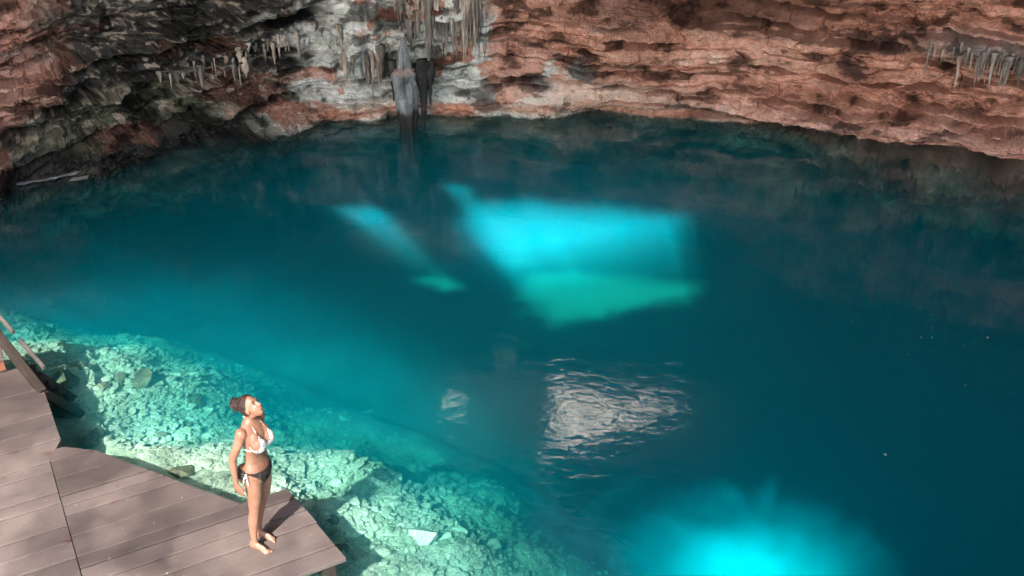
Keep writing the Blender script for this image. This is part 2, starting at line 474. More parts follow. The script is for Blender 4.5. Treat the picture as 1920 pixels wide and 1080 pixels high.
def build_wall():
    vis = (_cx > -10.4) & (_cx < 10.9) & (_cy > 14)
    sv = _ss[vis]
    s = np.concatenate([np.arange(0, sv[0], .14), np.arange(sv[0], sv[-1], .0165), np.arange(sv[-1], _ss[-1], .14)])
    bx, by = np.interp(s, _ss, _cx), np.interp(s, _ss, _cy)
    nx, ny = np.interp(s, _ss, _nx), np.interp(s, _ss, _ny)
    z = np.concatenate([np.arange(-5.2, -.9, .16), np.arange(-.9, -.15, .035), np.arange(-.15, 2.75, .0145), np.arange(2.75, 4.2, .05), np.arange(4.2, 12.6, .25)])
    Z, BX = np.meshgrid(z, bx, indexing='ij'); _, BY = np.meshgrid(z, by, indexing='ij')
    d = wall_disp(BX, BY, Z)
    d = d * (1 - .93 * sstep(Z, 3.3, 4.6))
    # the chamber leans back a little high up
    d = d - .45 * np.clip(Z - 3.2, 0, 9)
    P = np.stack([BX + nx * d, BY + ny * d, Z + .012 * fbm(BX * 9, BY * 9, Z * 9, 2, 131)], -1)
    P = P * K
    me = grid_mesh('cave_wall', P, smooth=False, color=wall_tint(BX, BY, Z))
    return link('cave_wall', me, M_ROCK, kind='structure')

WALL = build_wall()

def wall_point(x, z):
    i = int(np.argmin(np.abs(_cx - x) + (np.abs(_cy - 19) > 5) * 99))
    d = float(wall_disp(np.array([_cx[i]]), np.array([_cy[i]]), np.array([z]))[0])
    return np.array([_cx[i] + _nx[i] * d, _cy[i] + _ny[i] * d, z]) * K, np.array([_nx[i], _ny[i], 0])

# ------------------------------------------------------------------ cave roof: skylights, plus openings added to shape the light
KX, KY = SUN_D.x / -SUN_D.z, SUN_D.y / -SUN_D.z
HOLES = [[(x * K, y * K) for x, y in h] for h in [  # outline of each sunlit patch on the water
    [(-.78, 16.75), (.1, 16.95), (1.3, 16.75), (2.8, 16.4), (2.75, 15.75), (1.7, 15.65), (.9, 15.3), (.25, 14.95), (-.35, 14.9), (-.55, 15.4), (-.85, 15.9)],
    [(-3.3, 16.55), (-2.3, 16.6), (-2.1, 16.2), (-2.6, 16.05)],
    [(-1.3, 17.55), (-.85, 17.55), (-.8, 17.25), (-1.1, 17.25)],
    [(1.55, 7.6), (1.75, 8.4), (2.4, 8.65), (3.1, 8.45), (3.45, 7.7), (3.1, 6.9), (2.2, 6.7)],
]]
GLINTS = [  # pixel outlines; roof cuts are added to make the water mirror sunlit rock
    [(1003, 852), (1042, 818), (1018, 795), (1048, 768), (1010, 745), (1045, 720), (1090, 742), (1150, 762), (1215, 756), (1288, 764), (1268, 783), (1190, 794), (1105, 818)],
    [(935, 660), (967, 657), (972, 688), (938, 684)], [(820, 772), (850, 752), (878, 757), (862, 778)]]
SUN_FILTER = [(x * K, y * K) for x, y in [(-11, 4.0), (-10.6, 13.2), (-7.2, 16.2), (-3.2, 15.6), (.7, 11.9), (1.7, 8.0), (1.6, 4.0)]]      # where the sun dimmed by the added leaves falls
def in_poly(x, y, poly):
    r = np.zeros(x.shape, bool)
    for (x0, y0), (x1, y1) in zip(poly, poly[1:] + poly[:1]):
        c = ((y0 > y) != (y1 > y)) & (x < (x1 - x0) * (y - y0) / (y1 - y0 + 1e-12) + x0)
        r ^= c
    return r

def build_roof():
    xs = np.concatenate([np.arange(-15, -5, .14), np.arange(-5, 4.5, .045), np.arange(4.5, 15, .14)])
    ys = np.concatenate([np.arange(-15.0, -5.4, .2), np.arange(-5.4, -2.6, .045), np.arange(-2.6, 2.8, .14), np.arange(2.8, 6.4, .045), np.arange(6.4, 14, .14), np.arange(14, 21, .045), np.arange(21, 25.5, .14)])
    Y, X = np.meshgrid(ys, xs, indexing='ij')
    Z = 11.2 + .35 * fbm(X * .4, Y * .4, None, 3, 201) + .08 * fbm(X * 2.5, Y * 2.5, None, 3, 202)
    P = np.stack([X, Y, Z], -1)
    C = (P[:-1, :-1] + P[1:, :-1] + P[1:, 1:] + P[:-1, 1:]) / 4
    lx, ly = C[..., 0] + KX * C[..., 2], C[..., 1] + KY * C[..., 2]
    keep = np.ones(lx.shape, bool)
    wob = .5 * fbm(C[..., 0] * .6, C[..., 1] * .6, None, 3, 203)
    r0 = np.random.default_rng(8)
    jx, jy = r0.normal(0, .09, lx.shape), r0.normal(0, .07, lx.shape)
    B4 = np.array([[0, 8, 2, 10], [12, 4, 14, 6], [3, 11, 1, 9], [15, 7, 13, 5]]) / 16 + 1 / 32
    ii, jj = np.indices(lx.shape)
    wb2 = .5 * fbm(C[..., 0] * 1.9, C[..., 1] * 1.9, None, 3, 204)
    for h, sg in zip(HOLES[:3], (.13, .07, .06)):
        near = in_poly(lx, ly, [(min(p[0] for p in h) - .8, min(p[1] for p in h) - .8), (max(p[0] for p in h) + .8, min(p[1] for p in h) - .8), (max(p[0] for p in h) + .8, max(p[1] for p in h) + .8), (min(p[0] for p in h) - .8, max(p[1] for p in h) + .8)])
        wq = .22 if sg > .1 else .12
        px_, py_, cov = lx[near], ly[near], 0
        for _ in range(24):
            ox, oy = r0.normal(0, sg), r0.normal(0, sg * .8)
            cov = cov + in_poly(px_ + ox + .15 * wob[near] + wq * wb2[near], py_ + oy + .15 * wob[near] - wq * wb2[near], h) / 24
        cut = np.zeros(lx.shape, bool); cut[near] = B4[ii[near] % 4, jj[near] % 4] < cov
        keep &= ~cut
    rr = np.hypot(lx - 2.3 * K, (ly - 7.85 * K) * 1.1) + .08 * wob                  # last one is thinned to pinholes towards its rim, to soften the beam
    keep &= ~((rr < 1.6) & (B4[ii % 4, jj % 4] < np.clip((1.6 - rr) / 1.4, 0, 1) ** 1.25 * 1.0))
    l1, l2, _ = worley(C[..., 0] * 2.2 + wob, C[..., 1] * 3.6 + wob, 207)
    lace = (l2 - l1 < .30) | (l1 < .15)
    # where the ray through each cell meets the upper wall, and where the water mirrors that
    zw = C[..., 2].copy()
    for _ in range(30):
        dz = C[..., 2] - zw
        wx = C[..., 0] + KX * dz
        wy = (np.interp(wx / K, _cx[_cy > 12], _cy[_cy > 12]) + .45 * np.clip(zw / K - 3.2, 0, 9) - .05) * K
        zw = .5 * zw + .5 * (C[..., 2] - (wy - C[..., 1]) / KY)
    dz = C[..., 2] - zw
    wx, wy = C[..., 0] + KX * dz, C[..., 1] + KY * dz
    zc = wy * CP + (zw + CAM_H) * SP
    ppx, ppy = 960 + FPX * wx / zc, 540 - FPX * (wy * SP - (zw + CAM_H) * CP) / zc
    for g in GLINTS:
        keep &= ~(in_poly(ppx + 9 * wob * 2, ppy + 6 * wob, g) & (zw > 3) & lace)
    keep &= ~(in_poly(lx, ly, SUN_FILTER) & (rr > 1.6))  # opening added for the leaf-dimmed sun
    me = grid_mesh('cave_roof', P, smooth=True, keep=keep)
    o = link('cave_roof', me, M_ROOF, kind='structure')
    md = o.modifiers.new('thickness', 'SOLIDIFY'); md.thickness = 0.012; md.offset = 1
    return o
build_roof()

def build_sun_filter():
    """unseen leaves added over a roof opening to dim the sun"""
    r = np.random.default_rng(5)
    N = 340000
    x, y = r.uniform(-11.4 * K, 2.2 * K, N), r.uniform(3.6 * K, 17.4 * K, N)
    din = np.full(N, 9.0)
    for (x0, y0), (x1, y1) in zip(SUN_FILTER, SUN_FILTER[1:] + SUN_FILTER[:1]):
        ex, ey = x1 - x0, y1 - y0
        t = np.clip(((x - x0) * ex + (y - y0) * ey) / (ex * ex + ey * ey), 0, 1)
        din = np.minimum(din, np.hypot(x - x0 - t * ex, y - y0 - t * ey))
    ok = (in_poly(x, y, SUN_FILTER) | (din < .5)) & (r.random(N) < LEAF_DENSITY + .55 * np.exp(-(din / 1.25) ** 2))
    ok &= np.hypot(x - 2.3 * K, (y - 7.85 * K) * 1.1) > 1.55
    x, y = x[ok], y[ok]; n = len(x)
    z = r.uniform(24, 36, n)
    c = np.stack([x - KX * z, y - KY * z, z], 1)
    a = r.normal(size=(n, 3)); a[:, 2] *= .4; a /= np.linalg.norm(a, axis=1)[:, None]
    b = np.cross(a, r.normal(size=(n, 3))); b /= np.linalg.norm(b, axis=1)[:, None]
    a *= r.uniform(.04, .09, n)[:, None]; b *= r.uniform(.025, .045, n)[:, None]
    V = np.stack([c - a, c - b, c + a, c + b], 1)
    me = bpy.data.meshes.new('sun_filter_leaves')
    me.vertices.add(4 * n); me.vertices.foreach_set('co', V.reshape(-1).astype(np.float32))
    me.loops.add(4 * n); me.loops.foreach_set('vertex_index', np.arange(4 * n, dtype=np.int32))
    me.polygons.add(n); me.polygons.foreach_set('loop_start', np.arange(0, 4 * n, 4, dtype=np.int32)); me.polygons.foreach_set('loop_total', np.full(n, 4, dtype=np.int32))
    me.update(calc_edges=True)
    return link('sun_filter_leaves', me, M_LEAF, kind='stuff')
LEAF_DENSITY = .25
build_sun_filter()

# ------------------------------------------------------------------ pool bed
SHORE = np.array([at(-160, 655, -.36)[:2], at(95, 690, -.36)[:2], at(205, 805, -.36)[:2], at(455, 925, -.36)[:2], at(600, 1065, -.36)[:2], (-1.5, 6.0), (-1.2, 3.0)])
def shore_dist(x, y):
    best = np.full(x.shape, 1e9); sgn = np.ones(x.shape)
    for a, b in zip(SHORE[:-1], SHORE[1:]):
        e = b - a
        t = np.clip(((x - a[0]) * e[0] + (y - a[1]) * e[1]) / (e @ e), 0, 1)
        dx, dy = x - (a[0] + t * e[0]), y - (a[1] + t * e[1])
        d = np.hypot(dx, dy)
        cr = e[0] * (y - a[1]) - e[1] * (x - a[0])
        m = d < best
        best = np.where(m, d, best); sgn = np.where(m, np.where(cr > 0, 1, -1), sgn)
    return best * sgn

def bed_z(x, y):
    x, y = x / K, y / K
    s = shore_dist(x * K, y * K) + .35 * fbm(x * .5, y * .5, None, 3, 301)
    z = -.32 - .32 * np.clip(s, -2, 20) - .075 * np.clip(s, 0, 6) ** 2
    z = np.where(s < 0, -.36 - .02 * s, z)
    g = lambda cx, cy, r, h: h * np.exp(-((x - cx) ** 2 + (y - cy) ** 2) / r ** 2)
    z = np.maximum(z, -4.7) + g(-10.2, 14.6, 1.3, 1.0)
    z = z + .13 * fbm(x * .6, y * .6, None, 3, 302) + .05 * fbm(x * 2.2, y * 2.2, None, 3, 303) + .012 * fbm(x * 9, y * 9, None, 2, 304)
    fl = sstep(y, 15.2, 17.2) * (1 - sstep(np.abs(x - .6), 4.5, 7.0))
    z = z * (1 - fl) + fl * (-3.25 + .22 * fbm(x * .5, y * .5, None, 2, 306) + .10 * x * sstep(x, -9, 0) * 0)
    z = np.minimum(z, -.27)
    e = x - 8.6 - .47 * np.maximum(y - 12.0, 0) + .3 * fbm(x * .8, y * .8, None, 3, 305)
    z = np.maximum(z, -5.5 + 6.1 * sstep(e, -1.2, .6))
    # unseen banks added all round to keep outside light out of the water
    rim = np.maximum.reduce([sstep(-x, 13.2, 14.4), sstep(x, 14.0, 15.2), sstep(y, 23.2, 24.4), sstep(-y, -5.4, -4.4)])
    return np.maximum(z, -6.5 + 7.2 * rim)

def build_bed():
    xs, ys = np.arange(-15, 16.5, .06), np.arange(1, 25.5, .06)
    Y, X = np.meshgrid(ys, xs, indexing='ij')
    P = np.stack([X, Y, bed_z(X, Y)], -1)
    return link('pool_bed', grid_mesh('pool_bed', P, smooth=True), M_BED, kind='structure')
BED = build_bed()
_bx, _by = np.arange(-13, 15, .055), np.arange(3, 24, .055)
_YY, _XX = np.meshgrid(_by, _bx, indexing='ij')
_BZ, _SD = bed_z(_XX, _YY), shore_dist(_XX, _YY)
def _look(G, x, y):
    i = min(max((y - 3) / .055, 0), len(_by) - 2); j = min(max((x + 13) / .055, 0), len(_bx) - 2)
    a, b = int(i), int(j); u, w = i - a, j - b
    return float((G[a, b] * (1 - w) + G[a, b + 1] * w) * (1 - u) + (G[a + 1, b] * (1 - w) + G[a + 1, b + 1] * w) * u)
def bz(x, y): return _look(_BZ, x, y)
def sd(x, y): return _look(_SD, x, y)

def rock_mesh(name, seed, n=15, flat=.6):
    r = np.random.default_rng(seed)
    bm = bmesh.new()
    for _ in range(n):
        v = r.normal(size=3); v /= np.linalg.norm(v); v *= r.uniform(.75, 1.0); v[2] *= flat
        v = np.sign(v) * np.abs(v) ** .85
        bm.verts.new(v)
    res = bmesh.ops.convex_hull(bm, input=bm.verts)
    bmesh.ops.delete(bm, geom=[g for g in res['geom_interior'] if isinstance(g, bmesh.types.BMVert)], context='VERTS')
    me = bpy.data.meshes.new(name); bm.to_mesh(me); bm.free()
    return me

ROCKS = [rock_mesh('rock', 500 + i, 12 + i % 6, .45 + .05 * (i % 5)) for i in range(10)]
for m in ROCKS: m.materials.append(M_STONE)
BOULDERS = [rock_mesh('boulder', 540 + i, 22, .55) for i in range(4)]
for m in BOULDERS: m.materials.append(M_BOULDER)

def put_rock(me, x, y, size, sink=.35, name='rock'):
    o = link(name, me, None, BED)
    z = bz(x, y)
    o.location = (x, y, z + size * (.5 - sink) * .8)
    o.scale = (size * random.uniform(.8, 1.3), size * random.uniform(.7, 1.05), size * random.uniform(.38, .75))
    o.rotation_euler = (random.uniform(-.35, .35), random.uniform(-.35, .35), random.uniform(0, 6.28))
    return o

def on_bed(px, py):
    z = -.6
    for _ in range(12):
        p = at(px, py, z); z = .5 * z + .5 * bz(p[0], p[1])
    return at(px, py, z)

for k, (px, py, s) in enumerate([(122, 720, .26), (262, 716, .26), (120, 772, .22), (172, 826, .22), (345, 888, .2), (222, 715, .14), (365, 755, .16)]):
    p = on_bed(px, py); put_rock(BOULDERS[k % 4], p[0], p[1], s, .3)
for px, py, s in [(738, 895, .15), (790, 1010, .22), (740, 945, .12), (690, 770, .13), (645, 785, .15), (705, 905, .12), (660, 1000, .16), (560, 880, .13), (620, 950, .12), (860, 1000, .12), (925, 1030, .14), (25, 440, .5), (60, 445, .4), (20, 480, .4), (90, 490, .35)]:
    p = on_bed(px, py); put_rock(ROCKS[random.randrange(10)], p[0], p[1], s, .25)
cnt = 0
while cnt < 248:
    px, py = random.uniform(60, 900), random.uniform(640, 1080)
    p = on_bed(px, py)
    s = sd(p[0], p[1])
    if s < .05 or s > 2.9 or random.random() < (s / 3.2) ** 2: continue
    put_rock(ROCKS[random.randrange(10)], p[0], p[1], min(.046 * math.exp(random.gauss(.1, .45)), .17), .3)
    cnt += 1

for _ in range(24):
    px, py = random.uniform(90, 800), random.uniform(680, 1075)
    p = on_bed(px, py)
    if .1 < sd(p[0], p[1]) < 3: put_rock(random.choice(BOULDERS + ROCKS[:2]), p[0], p[1], random.uniform(.07, .15), .3)

def build_rubble():
    base = []
    for m in ROCKS:
        base.append((np.array([v.co[:] for v in m.vertices]), [tuple(p.vertices) for p in m.polygons]))
    V, Fc, off = [], [], 0
    r = np.random.default_rng(77)
    n = 0
    while n < 9000:
        x, y = r.uniform(-7.5, 2.5), r.uniform(6.5, 14)
        s = sd(x, y)
        if s < -.2 or s > 3.6 or r.random() < (max(s, 0) / 3.8) ** 1.5: continue
        v, f = base[r.integers(10)]
        a = r.uniform(0, 6.28); ca, sa = math.cos(a), math.sin(a)
        sz = r.uniform(.015, .055) * (1.5 if r.random() < .12 else 1)
        w = v * (sz * np.array([r.uniform(.8, 1.4), r.uniform(.7, 1.1), r.uniform(.4, .8)]))
        w = np.stack([w[:, 0] * ca - w[:, 1] * sa, w[:, 0] * sa + w[:, 1] * ca, w[:, 2]], 1)
        z = bz(x, y)
        V.append(w + [x, y, z + sz * .25]); Fc += [tuple(i + off for i in q) for q in f]; off += len(v); n += 1
    me = mesh_from('rubble', np.concatenate(V), Fc)
    return link('rubble', me, M_STONE, BED, kind='stuff')
build_rubble()

# ------------------------------------------------------------------ water
def build_water():
    xs = (-13.4, 14.2); ys = (4.2, 22.6); z0 = -7.5
    v = [(xs[i], ys[j], z) for z in (z0, 0) for j in (0, 1) for i in (0, 1)]
    f = [(0, 2, 3, 1), (4, 5, 7, 6), (0, 1, 5, 4), (2, 6, 7, 3), (0, 4, 6, 2), (1, 3, 7, 5)]
    return link('water', mesh_from('water', v, f), M_WATER, kind='structure')
build_water()

# ------------------------------------------------------------------ ground behind and below the viewpoint
def build_ground():
    xs, ys = np.arange(-40, 40.1, .5), np.arange(-40, 5.6, .5)
    Y, X = np.meshgrid(ys, xs, indexing='ij')
    Z = .25 + .3 * fbm(X * .3, Y * .3, None, 4, 401) + .10 * np.clip(-Y - 8, 0, 40) - 1.4 * sstep(Y, 3.0, 5.2)
    return link('ground', grid_mesh('ground', np.stack([X, Y, Z], -1)), M_GROUND, kind='structure')
build_ground()

def build_rear_sky_blocker():  # added out of view to block sky light from behind
    s = np.linspace(0, 1, 140)
    bx = -40 + 80 * s; by = -26 + 0 * s
    z = np.arange(0, 1.001, .02)
    Z, X = np.meshgrid(z, bx, indexing='ij'); _, Y = np.meshgrid(z, by, indexing='ij')
    Z = -1 + Z * 6.5
    d = .8 * fbm(X * .3, Z * .4, None, 4, 411) + .25 * ridge(X * .9, Z * 1.4, None, 3, 412)
    return link('rear_sky_blocker', grid_mesh('rear_sky_blocker', np.stack([X, Y + d, Z], -1)), M_GROUND, kind='structure')
build_rear_sky_blocker()

# ------------------------------------------------------------------ wooden deck
DV, DN = np.array([.8755, .4832]), np.array([-.4832, .8755])          # along the planks, across them
DECK_A = math.atan2(DV[1], DV[0])
def dk(v, n, z=0.9): return (v, n, z)
DECK_Z = CAM_H - 6.75
deck = empty('wooden_deck', (0, 0, 0), DECK_A, label='mauve painted wooden deck with angled edge jutting out over the pool', category='deck')

def box_mesh(name, pts4, z0, z1, bev=.006):
    """prism over a convex outline (v, n) with softened edges"""
    bm = bmesh.new()
    lo = [bm.verts.new((p[0], p[1], z0)) for p in pts4]; hi = [bm.verts.new((p[0], p[1], z1)) for p in pts4]
    k = len(pts4)
    bm.faces.new(lo[::-1]); bm.faces.new(hi)
    for i in range(k): bm.faces.new((lo[i], lo[(i + 1) % k], hi[(i + 1) % k], hi[i]))
    if bev: bmesh.ops.bevel(bm, geom=bm.edges[:], offset=bev, segments=1, affect='EDGES')
    bmesh.ops.recalc_face_normals(bm, faces=bm.faces[:])
    me = bpy.data.meshes.new(name); bm.to_mesh(me); bm.free()
    return me

def edge_v(n):
    """the deck's far edge: v at a given n"""
    pts = [(4.0, 2.5), (6.95, 2.15), (8.13, 2.0), (8.131, 1.53), (9.66, .47), (9.87, .2), (11.64, .165)]
    return float(np.interp(n, [p[0] for p in pts], [p[1] for p in pts]))

SEAM_R = [(6.95, 0), (7.15, 1), (7.52, 1), (7.74, 1), (7.96, 1), (8.13, 0), (8.43, 0), (8.735, 1), (8.9, 1), (9.06, 1), (9.36, 0), (9.67, 1), (9.87, 0)]
SEAM_L = [(6.6, 0), (6.8, 1), (7.2, 1), (7.62, 1), (7.86, 0), (8.12, 1), (8.36, 0), (8.6, 1), (8.97, 1), (9.14, 1), (9.5, 1), (9.67, 1), (10.02, 1), (10.27, 0), (10.53, 1), (11.08, 0), (11.64, 0)]
def planks(seams, left):
    for (n0, g0), (n1, g1) in zip(seams[:-1], seams[1:]):
        a, b = n0 + (.011 if g0 else .0025), n1 - (.011 if g1 else .0025)
        if left:
            v0 = -5.0
            ea = edge_v(a) if a > 9.86 else .043; eb = edge_v(b) if b > 9.86 else .043
        else:
            v0 = .049; ea, eb = edge_v(a + 1e-3), edge_v(b - 1e-3)
        if min(ea, eb) - v0 < .05: continue
        j = random.uniform(-.006, .006) if not left else 0
        pts = [(v0, a), (ea + j, a), (eb + j, b), (v0, b)]
        dz = random.uniform(-.003, .003)
        me = box_mesh('plank', pts, DECK_Z - .045 + dz, DECK_Z + dz, .004)
        link('plank', me, M_DECK, deck)
planks(SEAM_R, False)
planks(SEAM_L, True)
# edge board, bearers and posts below the planks
def deck_part(name, pts, z0, z1, mat):
    return link(name, box_mesh(name, pts, z0, z1, .008), mat, deck)
for n in (7.1, 7.95, 8.85):
    deck_part('bearer', [(-4.8, n), (edge_v(n + .1) - .12, n), (edge_v(n + .1) - .12, n + .09), (-4.8, n + .09)], DECK_Z - .19, DECK_Z - .048, M_POST)
deck_part('bearer', [(-4.8, 10.3), (.08, 10.3), (.08, 10.39), (-4.8, 10.39)], DECK_Z - .19, DECK_Z - .048, M_POST)
for v, n in [(2.0, 6.98), (1.85, 7.97), (.5, 8.87), (.0, 10.32), (.03, 11.45), (.3, 6.98), (-1.5, 8.87)]:
    z = -1.4
    deck_part('post', [(v - .06, n), (v + .06, n), (v + .06, n + .12), (v - .06, n + .12)], z, DECK_Z - .05, M_POST)

# ------------------------------------------------------------------ stalactites on the far wall
def mat_drip():
    k = NT('dripstone')
    pos = k.coord(scale=(1, 1, .25))
    rnd = k.new('ObjectInfo').outputs['Random']
    v = k.noise(14, 5, .6, pos)
    c = k.ramp(v, [(0.3, (.14, .12, .10)), (0.5, (.42, .38, .33)), (0.7, (.74, .67, .60))])
    c = k.mix(1.0, c, k.ramp(rnd, [(0.0, (.28, .25, .24)), (.4, (.9, .85, .8)), (.7, (1.15, .9, .76)), (1.0, (.22, .24, .28))]), 'MULTIPLY')
    k.bump(v, .7, .02)
    return k.set(Base_Color=c, Roughness=.6)
M_DRIP = mat_drip()
M_DARKDRIP = mat_plainrock('dark_wet_dripstone', ((.02, .018, .016), (.045, .04, .036), (.09, .08, .07)), 6.0)
def drip_mesh(seed, seg=7, rings=9):
    """tapering pendant of unit length and unit root radius, hanging down from the origin"""
    r = np.random.default_rng(seed)
    V, Fc = [], []
    bend = r.normal(0, .25, 2)
    for i in range(rings):
        t = i / (rings - 1)
        rad = (1 - t) ** .7 * (1 + .28 * math.sin(t * r.uniform(5, 11) + seed)) + .10 * (1 - t)
        for j in range(seg):
            a = 2 * math.pi * j / seg
            q = max(rad * (1 + .22 * r.normal()), .05)
            V.append((q * math.cos(a) + bend[0] * t * t, q * math.sin(a) + bend[1] * t * t, -t))
    for i in range(rings - 1):
        for j in range(seg):
            a, b = i * seg + j, i * seg + (j + 1) % seg
            Fc.append((a, a + seg, b + seg, b))
    Fc.append(tuple(range(seg)))
    Fc.append(tuple(range(rings * seg - 1, (rings - 1) * seg - 1, -1)))
    me = mesh_from('stalactite', V, Fc, True); me.materials.append(M_DRIP)
    return me
DRIPS = [drip_mesh(900 + i) for i in range(9)]
# px0, px1 in the photograph, underside height, root out from the wall, count, length range, radius range
for x0, x1, zt, out, n, l0, l1, r0, r1 in [
        (-1.75, -.62, 2.5, .10, 60, .5, 1.5, .016, .045), (-1.5, -.5, 2.02, .06, 34, .3, .85, .016, .036), (-2.3, -1.75, 2.3, .05, 22, .4, 1.2, .025, .06),
        (-3.45, -2.45, 1.30, .04, 34, .3, .95, .02, .06), (-6.4, -5.0, 1.33, .04, 36, .2, .65, .018, .05),
        (-5.25, -4.3, 1.62, .04, 26, .25, .95, .02, .055), (7.7, 9.6, 2.02, .30, 50, .25, .75, .018, .045), (-4.2, -3.4, 1.75, .06, 20, .2, .6, .018, .045)]:
    heads = [random.uniform(x0, x1) for _ in range(max(3, n // 4))]
    size = [random.uniform(.45, 1.0) for _ in heads]
    for k in range(n):
        h = random.randrange(len(heads))
        x = min(max(random.gauss(heads[h], .09 + .05 * (x1 - x0)), x0), x1)
        p, nn = wall_point(x, zt + random.uniform(-.12, .16))
        p = p - nn * (random.uniform(-.04, .14) - .7 * out)
        L = (l0 * .6 + (l1 - l0 * .6) * random.random() ** 1.6) * size[h]
        o = link('stalactite', DRIPS[random.randrange(9)], None, WALL)
        o.location = (p[0], p[1], p[2] + .08)
        rr = random.uniform(r0, r1) * (.6 + .9 * L / l1) * random.choice((.55, .75, .9, 1.0, 1.4))
        o.scale = (rr * random.uniform(.8, 1.6), rr, L + .08)
        o.rotation_euler = (random.uniform(-.05, .05), random.uniform(-.05, .05), random.uniform(-.5, .5))

def build_column():
    """the thick dripstone column that reaches the water"""
    p, nn = wall_point(-2.1, .9)
    p = p / K
    base = np.array([-2.08, p[1] - .62])
    prof = [(-.9, .15), (-.05, .15), (.15, .17), (.3, .19), (.6, .215), (.9, .23), (1.08, .235), (1.13, .20), (1.16, .12), (1.25, .14), (1.5, .10), (1.75, .02)]
    zz = np.arange(-.9, 1.78, .03); a = np.linspace(0, 2 * math.pi, 57)
    Zg, A = np.meshgrid(zz, a, indexing='ij')
    Rr = np.interp(Zg, [q[0] for q in prof], [q[1] for q in prof])
    ca, sa = np.cos(A), np.sin(A)
    Rr = Rr * (1 + .30 * fbm(ca * 1.6, sa * 1.6, Zg * .7, 3, 611) + .22 * fbm(ca * 5, sa * 5, Zg * 1.0, 3, 612) + .09 * fbm(ca * 3, sa * 3, Zg * 9, 3, 613))
    lean = .25 * sstep(Zg, 1.5, 3.0)
    P = np.stack([base[0] + Rr * ca * 1.0 - .05 * sstep(Zg, .2, 1.2), base[1] + Rr * sa + lean, Zg], -1)
    n2 = fbm(ca * 2, sa * 2, Zg * 2, 4, 614) * .5 + .5
    c = pal(n2, (.12, .125, .12), (.30, .315, .31), (.46, .46, .43))
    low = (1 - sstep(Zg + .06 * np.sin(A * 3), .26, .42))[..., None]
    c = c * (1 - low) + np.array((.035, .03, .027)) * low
    cap = np.exp(-((Zg - 1.14) / .05) ** 2)[..., None]
    c = c * (1 - cap) + np.array((.5, .36, .3)) * cap
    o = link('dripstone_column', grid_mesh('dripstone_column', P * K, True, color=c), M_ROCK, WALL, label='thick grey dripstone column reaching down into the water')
build_column()
_p, _n = wall_point(-1.72, 1.2)
for dx, L, r_ in ((-.02, 1.28, .12), (.12, .9, .07), (-.62, .8, .06)):
    me = drip_mesh(960 + int(L * 50), 10, 14); me.materials.clear(); me.materials.append(M_DARKDRIP)
    o = link('stalactite', me, None, WALL)
    o.location = ((-1.74 + dx) * K, (_p[1] / K - .5) * K, 1.32 * K); o.scale = (r_, r_, L)

# ------------------------------------------------------------------ stairs, handrail and ladder at the left end of the deck
def bar_mesh(name, a, b, w, h, bev=.006):
    """squared timber from a to b"""
    a, b = Vector(a), Vector(b); d = (b - a).normalized()
    side = d.cross(Vector((0, 0, 1)))
    side = side.normalized() if side.length > 1e-3 else Vector((1, 0, 0))
    up = side.cross(d).normalized()
    bm = bmesh.new(); vs = []
    for p in (a, b):
        for i, j in ((-1, -1), (1, -1), (1, 1), (-1, 1)):
            vs.append(bm.verts.new(p + side * (i * w / 2) + up * (j * h / 2)))
    for f in ((3, 2, 1, 0), (4, 5, 6, 7), (0, 1, 5, 4), (1, 2, 6, 5), (2, 3, 7, 6), (3, 0, 4, 7)): bm.faces.new([vs[i] for i in f])
    bmesh.ops.bevel(bm, geom=bm.edges[:], offset=bev, segments=1, affect='EDGES')
    bmesh.ops.recalc_face_normals(bm, faces=bm.faces[:])
    me = bpy.data.meshes.new(name); bm.to_mesh(me); bm.free()
    return me

D = DECK_Z
stairs = empty('wooden_stairs', (0, 0, 0), DECK_A, label='short flight of painted wooden steps at the far left end of the deck', category='stairs')
for i in range(2):
    n0 = 11.655 + .27 * i; z1 = D + .17 * (i + 1)
    link('riser', box_mesh('riser', [(-3, n0), (-.14, n0), (-.14, n0 + .03), (-3, n0 + .03)], z1 - .17 + .002, z1 - .036, .004), M_RUST, stairs)
    link('tread', box_mesh('tread', [(-3, n0 - .02), (-.13, n0 - .02), (-.13, n0 + .27), (-3, n0 + .27)], z1 - .034, z1, .005), M_DECK, stairs)
rail = empty('handrail', (0, 0, 0), DECK_A, label='dark timber handrail with two pale posts sloping down beside the steps', category='handrail')
link('rail_beam', bar_mesh('rail_beam', (-.36, 12.6, D + .62), (.16, 11.0, D - .02), .08, .12), M_POST, rail)
link('rail_beam', bar_mesh('rail_beam', (-.30, 12.58, D + .44), (.21, 11.06, D - .12), .07, .10), M_POST, rail)
for t0, t1 in ((.12, .46), (.55, .88)):
    a, b = np.array((-.20, 12.55, D + .55)), np.array((.30, 11.12, D + .06))
    link('post', bar_mesh('post', tuple(a + (b - a) * t0), tuple(a + (b - a) * t1), .035, .06), M_PALE, rail)
link('brace', bar_mesh('brace', (.13, 11.1, D - .1), (.16, 11.1, -.7), .07, .07), M_POST, rail)
lad = empty('wooden_ladder', (0, 0, 0), DECK_A, label='dark wooden ladder going down from the deck edge into the shallow water', category='ladder')
link('ladder_rail', bar_mesh('ladder_rail', (.16, 11.02, D - .03), (.50, 11.34, -.42), .08, .10), M_POST, lad)
link('ladder_rail', bar_mesh('ladder_rail', (.16, 11.42, D - .03), (.47, 11.70, -.42), .08, .10), M_POST, lad)
for t in (.2, .45, .7):
    a = np.array((.16, 11.02, D - .03)) * (1 - t) + np.array((.50, 11.34, -.42)) * t
    b = np.array((.16, 11.42, D - .03)) * (1 - t) + np.array((.47, 11.70, -.42)) * t
    link('rung', bar_mesh('rung', tuple(a), tuple(b), .06, .03), M_POST, lad)

